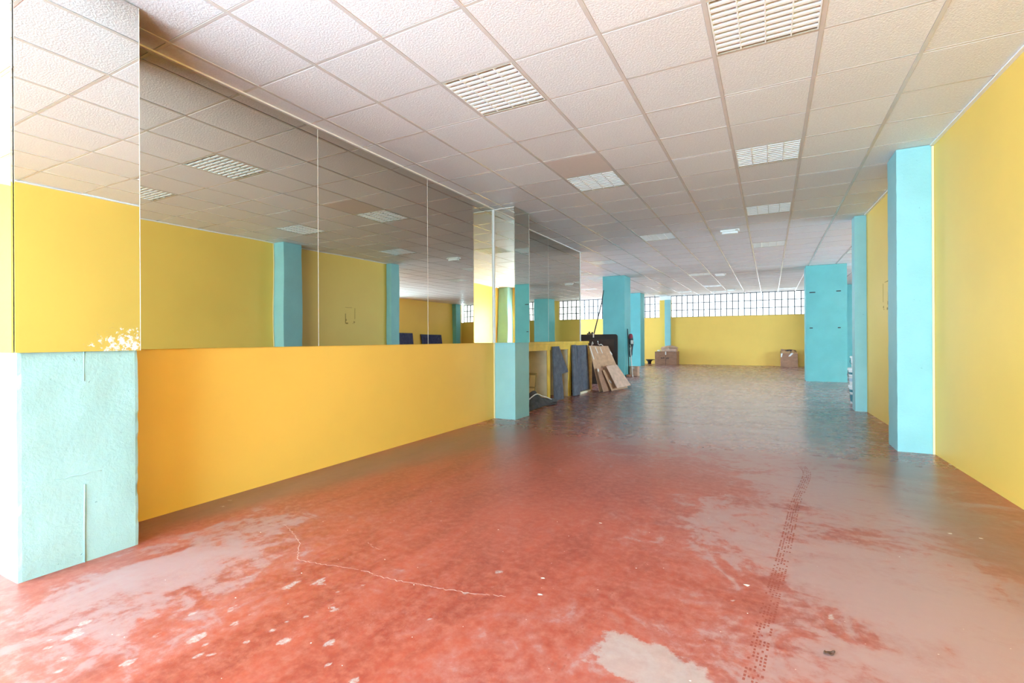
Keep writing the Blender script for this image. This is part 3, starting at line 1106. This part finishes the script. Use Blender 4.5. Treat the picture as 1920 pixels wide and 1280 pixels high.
N1, N2 = 26, 16
top = [[bm.verts.new(crumple(i / N1, j / N2)) for i in range(N1 + 1)] for j in range(N2 + 1)]
for j in range(N2):
    for i in range(N1):
        bm.faces.new((top[j][i], top[j][i + 1], top[j + 1][i + 1], top[j + 1][i]))
o = link('cloth', finish('cloth', bm, M_mat_dark, True), cm)
md = o.modifiers.new('thick', 'SOLIDIFY')
md.thickness, md.offset = 0.014, 1.0
bm = bmesh.new()
tube(bm, [crumple(u, 0.30 - 0.05 * u) + Vector((0.01, 0, 0.024)) for u in [0.05 + 0.8 * k / 14 for k in range(15)]], 0.010, 6)
link('pale_piping', finish('pale_piping', bm, M_white_trim, True), cm)

# blue-grey mats leaning on the shelf front


def mat_thing(label, corners, th, mat=M_mat, bend=None, nu=6, nv=12, group='blue grey mats leaning on the shelf unit'):
    c = [Vector(p) for p in corners]
    base = (c[0] + c[1]) / 2
    base.z = 0
    t = thing('foam_mat', label, 'mat', base, 0, group)
    bm = bmesh.new()
    sheet(bm, [p - base for p in c], th, nu, nv, bend)
    link('padding', finish('padding', bm, mat), t)
    return t


mat_thing('long blue-grey mat leaning on the first yellow post of the shelf unit', [(-0.135, 6.42, 0.012), (-0.10, 6.78, 0.012), (-0.172, 6.74, 0.995), (-0.175, 6.43, 0.995)], 0.02, bend=lambda u, v: 0.003 * math.sin(u * 7 + v * 2))
mat_thing('blue-grey mat tilted sideways behind the long mat at the first post', [(-0.188, 6.82, 0.46), (-0.186, 7.24, 0.485), (-0.193, 6.82, 0.965), (-0.193, 6.58, 0.968)], 0.010)
mat_thing('narrow blue-grey mat leaning on the middle yellow post, left of a wavy one', [(-0.10, 7.30, 0.012), (-0.085, 7.62, 0.012), (-0.168, 7.62, 1.01), (-0.172, 7.42, 1.01)], 0.035, bend=lambda u, v: 0.006 * math.sin(u * 5))
mat_thing('wide wavy blue-grey mat in front of the last shelf compartment', [(-0.135, 7.66, 0.06), (-0.125, 8.34, 0.06), (-0.165, 8.34, 1.0), (-0.168, 7.63, 1.0)], 0.028, bend=lambda u, v: 0.018 * math.sin(u * 10 + v), nu=14)
bl = thing('wooden_batten', 'pale batten on the floor under the wavy mat', 'wood strip', (-0.12, 8.0, 0))
bm = bmesh.new()
bx(bm, -0.02, 0.02, -0.34, 0.34, 0.0, 0.045, 0.004)
link('batten', finish('batten', bm, M_cream), bl)

# mats against the far wall of the side bay (seen in the mirrors)
mat_thing('dark blue mat standing against the far yellow wall, left one in the mirror', [(11.05, 15.2, 0.01), (11.05, 16.3, 0.01), (11.17, 16.2, 1.42), (11.17, 15.1, 1.44)], 0.05, M_mat_navy, None, 4, 6, 'navy mats in the side bay')
mat_thing('dark blue mat standing against the far yellow wall, right one in the mirror', [(11.05, 16.95, 0.01), (11.05, 18.6, 0.01), (11.17, 18.5, 1.36), (11.17, 16.85, 1.38)], 0.05, M_mat_navy, None, 4, 6, 'navy mats in the side bay')

# plywood end panel beside the shelf unit
ply = thing('plywood_panel', 'narrow plywood panel upright at the end of the shelf unit', 'panel', (-0.25, 8.56, 0))
bm = bmesh.new()
bx(bm, -0.30, 0.10, -0.015, 0.015, 0.0, 0.93, 0.003)
link('board', finish('board', bm, M_wood), ply)


# ---------------------------------------------------------------- leaning cardboard
def card_thing(label, corners, th, mat, tapes=(), bend=None, nu=1, nv=1):
    c = [Vector(p) for p in corners]
    base = (c[0] + c[1]) / 2
    base.z = 0
    t = thing('cardboard_sheet', label, 'cardboard', base, 0, 'flattened cardboard leaning by the shelf unit')
    L = [p - base for p in c]
    bm = bmesh.new()
    sheet(bm, L, th, nu, nv, bend)
    link('sheet', finish('sheet', bm, mat), t)
    n = (L[1] - L[0]).cross(L[3] - L[0]).normalized()
    for (u0, v0, u1, v1, wd) in tapes:
        def P(u, v):
            p = (L[0] * (1 - u) + L[1] * u) * (1 - v) + (L[3] * (1 - u) + L[2] * u) * v
            return p + n * (th / 2 + 0.003 + (bend(u, v) if bend else 0))
        a, b = P(u0, v0), P(u1, v1)
        s = (b - a).normalized().cross(n) * wd / 2
        bm = bmesh.new()
        sheet(bm, [a - s, a + s, b + s, b - s], 0.002)
        link('tape', finish('tape', bm, M_tape), t)
    return t


card_thing('largest flattened cardboard sheet leaning beside the last blue mat', [(0.13, 8.22, 0.01), (0.30, 9.66, 0.01), (-0.055, 9.45, 0.955), (-0.075, 8.16, 0.985)], 0.008, M_card,
           [(0.02, 0.98, 0.06, 0.70, 0.035), (0.27, 0.97, 0.31, 0.83, 0.03), (0.55, 0.97, 0.57, 0.83, 0.03), (0.95, 0.86, 1.0, 0.78, 0.05), (0.94, 0.42, 0.96, 0.36, 0.04), (0.93, 0.08, 0.995, 0.0, 0.04)],
           bend=lambda u, v: 0.012 * math.sin(u * 9), nu=12, nv=4)
card_thing('cardboard sheet with torn lower edge in front of the largest sheet', [(0.22, 8.20, 0.01), (0.26, 8.62, 0.01), (0.09, 8.62, 0.50), (0.075, 8.20, 0.50)], 0.008, M_card_dark,
           [(0.1, 0.97, 0.2, 0.88, 0.07)])
card_thing('slanting cardboard sheet between the torn sheet and the small pale panel', [(0.31, 8.52, 0.01), (0.44, 9.35, 0.01), (0.16, 9.2, 0.47), (0.13, 8.45, 0.45)], 0.008, M_card,
           [(0.12, 0.5, 0.18, 0.36, 0.05)])
card_thing('small pale cardboard panel on the front of the leaning sheets', [(0.40, 8.62, 0.06), (0.49, 9.42, 0.06), (0.20, 9.30, 0.53), (0.17, 8.58, 0.54)], 0.012, M_card_pink)

# black board behind the cardboard
bb = thing('dark_board', 'black wooden board with rounded corner standing behind the leaning cardboard', 'board', (-0.45, 10.05, 0))
bm = bmesh.new()
pts = [(-0.62, 0.0), (0.46, 0.0)] + [(0.46 - 0.06 + 0.06 * math.cos(a), 1.24 - 0.06 + 0.06 * math.sin(a)) for a in [math.pi / 2 * k / 6 for k in range(7)]] + [(-0.62, 1.24)]
fr = [bm.verts.new((x, -0.02, z)) for x, z in pts]
bk = [bm.verts.new((x, 0.02, z)) for x, z in pts]
bm.faces.new(fr)
bm.faces.new(bk[::-1])
for k in range(len(pts)):
    n = (k + 1) % len(pts)
    bm.faces.new((fr[n], fr[k], bk[k], bk[n]))
link('panel', finish('panel', bm, M_board), bb)
bm = bmesh.new()
bx(bm, -0.5, 0.38, -0.026, -0.019, 0.18, 1.12, 0.002)
link('inner_field', finish('inner_field', bm, card('dark_wood_inner', (0.045, 0.025, 0.018))), bb)

# clamp and white cable ends on the board
cl = thing('black_clamp', 'small black clamp with a white tag on top of the black board', 'clamp', (-0.68, 10.05, 1.242))
bm = bmesh.new()
bx(bm, -0.09, 0.09, -0.03, 0.03, 0.0, 0.03, 0.005)
bx(bm, -0.05, -0.02, -0.03, 0.03, 0.025, 0.07, 0.004)
bx(bm, 0.03, 0.06, -0.03, 0.03, 0.025, 0.06, 0.004)
link('jaws', finish('jaws', bm, M_black), cl)
bm = bmesh.new()
bx(bm, 0.07, 0.10, -0.034, -0.028, -0.08, 0.02, 0.001)
link('tag', finish('tag', bm, M_white_trim), cl)
hk = thing('white_hook', 'white hooked wire over the cardboard top, left one beside the mat', 'hook', (-0.10, 8.42, 0.98))
bm = bmesh.new()
tube(bm, [(0.0, 0, 0.0), (0.0, 0.02, 0.05), (-0.005, 0.07, 0.085), (-0.005, 0.11, 0.06), (-0.005, 0.10, 0.03)], 0.008, 6)
link('wire', finish('wire', bm, M_plastic, True), hk)
hk = thing('white_strap', 'white strap drooping over the middle of the cardboard top edge', 'strap', (-0.09, 8.95, 0.97))
bm = bmesh.new()
tube(bm, [(0.0, -0.14, 0.11), (0.0, -0.11, 0.04), (0.0, -0.03, 0.02), (0.0, 0.08, 0.035), (0.0, 0.2, 0.01), (0.0, 0.26, -0.02)], 0.009, 6)
link('band', finish('band', bm, M_plastic, True), hk)

# long thin rod
rod = thing('long_rod', 'long thin black rod leaning from behind the black board to the deep blue pillar', 'rod', (-0.985, 10.30, 0))
bm = bmesh.new()
tube(bm, [(0, 0, 0.0), (-0.035, 1.0, 1.23), (-0.08, 1.9, 2.2), (-0.115, 2.19, 2.58)], [0.020, 0.018, 0.015, 0.012], 8)
link('shaft', finish('shaft', bm, M_black, True), rod)
bm = bmesh.new()
tube(bm, [(0, 0.02, 0.03), (-0.012, 0.3, 0.37)], [0.022, 0.02], 8)
link('grip', finish('grip', bm, M_black, True), rod)

# broom, bag and small carton beside the deep blue pillar
br = thing('broom', 'dark handled broom leaning on the right side of the deep blue pillar', 'broom', (-0.41, 12.62, 0))
bm = bmesh.new()
tube(bm, [(0.04, -0.02, 0.06), (-0.03, 0.10, 1.42)], 0.013, 8)
link('handle', finish('handle', bm, M_black, True), br)
bm = bmesh.new()
bx(bm, -0.02, 0.10, -0.10, 0.06, 0.0, 0.07, 0.01)
link('head', finish('head', bm, M_card_dark), br)
mp = thing('white_pole', 'thin white pole leaning between the broom and the small carton', 'pole', (-0.29, 12.66, 0))
bm = bmesh.new()
tube(bm, [(0.02, -0.04, 0.01), (-0.09, 0.13, 0.86)], 0.014, 8)
link('shaft', finish('shaft', bm, M_plastic, True), mp)
bm = bmesh.new()
tube(bm, [(0.021, -0.042, 0.0), (0.016, -0.034, 0.05)], 0.02, 8)
link('end_cap', finish('end_cap', bm, M_white_trim, True), mp)
bg = thing('hanging_bag', 'dark bag with red top and white patch hanging on the deep blue pillar side', 'bag', (-0.40, 12.92, 0.55))
bm = bmesh.new()
tube(bm, [(-0.01, 0, 0.02), (0.0, 0, 0.10), (0.01, 0, 0.30), (0.02, 0, 0.45), (0.0, 0, 0.66), (-0.01, 0, 0.72)], [0.03, 0.05, 0.055, 0.075, 0.06, 0.03], 10)
link('sack', finish('sack', bm, M_mat_dark, True), bg)
bm = bmesh.new()
tube(bm, [(0.0, -0.01, 0.58), (0.005, -0.012, 0.66), (0.0, -0.01, 0.72)], [0.062, 0.065, 0.04], 10)
link('red_top', finish('red_top', bm, plain('dull_red_cloth', (0.35, 0.06, 0.08), 0.8), True), bg)
bm = bmesh.new()
bx(bm, 0.02, 0.10, -0.085, -0.07, 0.42, 0.53, 0.004)
link('white_patch', finish('white_patch', bm, M_white_trim), bg)
bm = bmesh.new()
tube(bm, [(0.0, -0.06, 0.40), (0.03, -0.08, 0.30), (0.01, -0.07, 0.18)], 0.012, 6)
link('strap', finish('strap', bm, M_cream, True), bg)


def carton(name, label, loc, w, d, h, mat, rotz=0.0, side=None, flap=0.0, tape=True, group=None):
    t = thing(name, label, 'box', loc, rotz, group)
    bm = bmesh.new()
    bx(bm, -w / 2, w / 2, -d / 2, d / 2, 0.0, h, 0.006)
    link('body', finish('body', bm, mat), t)
    if tape:
        bm = bmesh.new()
        bx(bm, -0.025, 0.025, -d / 2 - 0.002, -d / 2 + 0.001, h * 0.76, h + 0.002)
        bx(bm, -0.025, 0.025, -d / 2, d / 2, h, h + 0.002)
        link('tape', finish('tape', bm, M_tape), t)
    return t


sc_ = carton('small_carton', 'small pale carton on the floor at the foot of the white pole', (-0.30, 12.98, 0), 0.24, 0.25, 0.29, M_card_pink)
bm = bmesh.new()
sheet(bm, [(-0.13, -0.13, 0.292), (0.13, -0.13, 0.292), (0.15, -0.22, 0.31), (-0.14, -0.22, 0.31)], 0.006)
link('flap', finish('flap', bm, M_cream), sc_)

# black pot on the floor at the back wall
pot = thing('black_pot', 'small black pot with wide rim on the floor at the back wall', 'pot', (-1.42, 20.2, 0))
bm = bmesh.new()
lathe(bm, [(0.07, 0.0), (0.075, 0.09), (0.10, 0.13), (0.15, 0.17), (0.155, 0.20), (0.13, 0.195), (0.08, 0.12)], 20)
link('bowl', finish('bowl', bm, M_black, True), pot)
bm = bmesh.new()
tube(bm, [(0.13, -0.02, 0.18), (0.20, -0.03, 0.19), (0.25, -0.03, 0.185)], [0.02, 0.016, 0.012], 6)
link('handle', finish('handle', bm, M_black, True), pot)

# big carton with flat boxes on it
c1 = carton('large_carton', 'large brown carton with dark printing below the narrow column at the back wall', (-0.63, 20.0, 0), 0.91, 0.6, 0.56, M_card_dark)
bm = bmesh.new()
x = -0.20
for wd, hh in ((0.03, 0.06), (0.045, 0.045), (0.03, 0.065), (0.03, 0.065)):
    bx(bm, x, x + wd * 0.85, -0.303, -0.299, 0.25, 0.25 + hh * 1.2)
    x += wd + 0.006
x = 0.02
for wd, hh in ((0.025, 0.05), (0.02, 0.06), (0.035, 0.06), (0.02, 0.06)):
    bx(bm, x, x + wd * 0.85, -0.303, -0.299, 0.245, 0.245 + hh * 1.2)
    x += wd + 0.006
link('printing', finish('printing', bm, M_ink), c1)
bm = bmesh.new()
bx(bm, -0.008, 0.008, -0.302, -0.299, 0.0, 0.40)
link('seam', finish('seam', bm, M_ink), c1)
c2 = carton('flat_carton', 'flat pale carton with open flaps lying on the large printed carton', (-0.52, 19.98, 0.565), 0.62, 0.4, 0.13, M_card_pink)
for c in ([(-0.34, -0.2, 0.13), (0.0, -0.2, 0.14), (0.04, -0.05, 0.26), (-0.30, -0.02, 0.20)], [(0.02, -0.2, 0.15), (0.42, -0.22, 0.15), (0.25, 0.0, 0.22), (0.05, 0.02, 0.27)], [(-0.30, 0.2, 0.13), (0.3, 0.2, 0.13), (0.2, 0.05, 0.2), (-0.2, 0.05, 0.2)]):
    bm = bmesh.new()
    sheet(bm, c, 0.01)
    link('flap', finish('flap', bm, M_card_pink), c2)
pp = thing('crumpled_paper', 'crumpled white paper on the left top corner of the large printed carton', 'paper', (-0.94, 19.9, 0.565))
bm = bmesh.new()
bmesh.ops.create_icosphere(bm, subdivisions=2, radius=0.05)
for v in bm.verts:
    v.co *= 1 + 0.35 * mnoise.noise(v.co * 30)
    v.co.z = max(0, v.co.z * 0.8 + 0.03)
    v.co.x *= 1.7
link('wad', finish('wad', bm, M_white_trim), pp)

# right-hand open carton
c3 = thing('open_carton', 'taped brown carton with crumpled open top at the right of the back wall', 'box', (3.96, 20.12, 0))
bm = bmesh.new()
bx(bm, -0.29, 0.29, -0.27, 0.27, 0.0, 0.52, 0.008)
link('body', finish('body', bm, M_card_dark), c3)
bm = bmesh.new()
sheet(bm, [(-0.294, 0.27, 0.01), (-0.294, -0.265, 0.01), (-0.294, -0.265, 0.53), (-0.294, 0.27, 0.60)], 0.006)
link('side_sheet', finish('side_sheet', bm, M_card_orange), c3)
for c in ([(-0.29, -0.26, 0.52), (0.05, -0.26, 0.52), (0.03, -0.08, 0.60), (-0.25, -0.05, 0.63)], [(0.08, -0.26, 0.52), (0.29, -0.26, 0.52), (0.26, 0.0, 0.57), (0.1, 0.02, 0.66)], [(-0.29, 0.26, 0.53), (0.29, 0.26, 0.53), (0.22, 0.15, 0.66), (-0.27, 0.16, 0.68)]):
    bm = bmesh.new()
    sheet(bm, c, 0.01, 3, 3, lambda u, v: 0.02 * math.sin(u * 9 + v * 5))
    link('flap', finish('flap', bm, M_card), c3)
bm = bmesh.new()
sheet(bm, [(-0.03, -0.277, 0.40), (0.05, -0.277, 0.42), (0.14, -0.277, 0.53), (0.06, -0.277, 0.54)], 0.003)
sheet(bm, [(-0.28, -0.277, 0.38), (-0.25, -0.277, 0.38), (-0.22, -0.277, 0.52), (-0.28, -0.277, 0.52)], 0.003)
link('tape', finish('tape', bm, M_tape), c3)
bm = bmesh.new()
bx(bm, -0.08, 0.12, 0.05, 0.10, 0.60, 0.66, 0.004)
link('opening_shade', finish('opening_shade', bm, M_ink), c3)  # solid dark block stands for the shade inside the open top

# ---------------------------------------------------------------- stacked buckets
M_bucket = plain('white_bucket_plastic', (0.80, 0.79, 0.75), 0.35)
M_label = plain('petrol_blue_label', (0.02, 0.16, 0.19), 0.45)
M_label2 = plain('pale_blue_label', (0.42, 0.55, 0.62), 0.45)


def bucket(label, z, r0, r1, h, bands, x=4.66, y=8.42):
    t = thing('paint_bucket', label, 'bucket', (x, y, z), 0, 'stacked paint buckets by the right wall end')
    bm = bmesh.new()
    lathe(bm, [(r0, 0.0), (r0 + 0.004, 0.008), (r1 - 0.004, h * 0.86), (r1 - 0.004, h * 0.88)], 32)
    link('pail', finish('pail', bm, M_bucket, True), t)
    bm = bmesh.new()
    lathe(bm, [(r1, h * 0.84), (r1 + 0.010, h * 0.86), (r1 + 0.010, h * 0.97), (r1 + 0.002, h)], 32)
    link('lid', finish('lid', bm, M_bucket), t)
    for a, b, m in bands:
        bm = bmesh.new()
        ra, rb = r0 + (r1 - r0) * a, r0 + (r1 - r0) * b
        seg = 18
        lo = [bm.verts.new(((ra + 0.003) * math.cos(q), (ra + 0.003) * math.sin(q), a * h)) for q in [math.pi * (0.75 + 1.1 * k / seg) for k in range(seg + 1)]]
        hi = [bm.verts.new(((rb + 0.003) * math.cos(q), (rb + 0.003) * math.sin(q), b * h)) for q in [math.pi * (0.75 + 1.1 * k / seg) for k in range(seg + 1)]]
        for k in range(seg):
            bm.faces.new((lo[k], lo[k + 1], hi[k + 1], hi[k]))
        link('printed_band', finish('printed_band', bm, m, True), t)
    bm = bmesh.new()
    tube(bm, [((r1 + 0.012) * math.cos(q), (r1 + 0.012) * math.sin(q), h * 0.82 - 0.10 * math.sin((q - math.pi * 0.7) / 1.2)) for q in [math.pi * 0.7 + 1.2 * math.pi * k / 16 for k in range(17)]], 0.003, 6)
    link('handle', finish('handle', bm, M_iron, True), t)
    return t


bucket('bottom bucket of the stack by the right wall end, white with petrol blue bands', 0.0, 0.125, 0.15, 0.32, [(0.08, 0.48, M_label), (0.62, 0.76, M_label)])
bucket('middle bucket of the stack by the right wall end, white with faint printing', 0.322, 0.135, 0.16, 0.29, [(0.62, 0.74, M_label), (0.2, 0.4, M_label2)])
bucket('small top bucket of the stack by the right wall end, plain off-white', 0.614, 0.10, 0.12, 0.20, [], 4.655)

# dry leaf on the floor
lf = thing('dry_leaf', 'small curled dark brown leaf on the red floor near the bottom right', 'leaf', (3.5, 0.39, 0), 0.6)
bm = bmesh.new()
L = [[bm.verts.new((0.022 * (i / 8 - 0.5) * 2, wdt * 0.011 * math.sin(math.pi * min(1, (i + 0.3) / 8.6)), 0.004 + 0.008 * abs(wdt) * (0.4 + 0.6 * math.sin(i)) ** 2)) for wdt in (-1, -0.5, 0, 0.5, 1)] for i in range(9)]
for i in range(8):
    for k in range(4):
        bm.faces.new((L[i][k], L[i + 1][k], L[i + 1][k + 1], L[i][k + 1]))
o = link('blade', finish('blade', bm, plain('dry_leaf_brown', (0.10, 0.045, 0.03), 0.7), True), lf)
md = o.modifiers.new('thick', 'SOLIDIFY')
md.thickness = 0.001
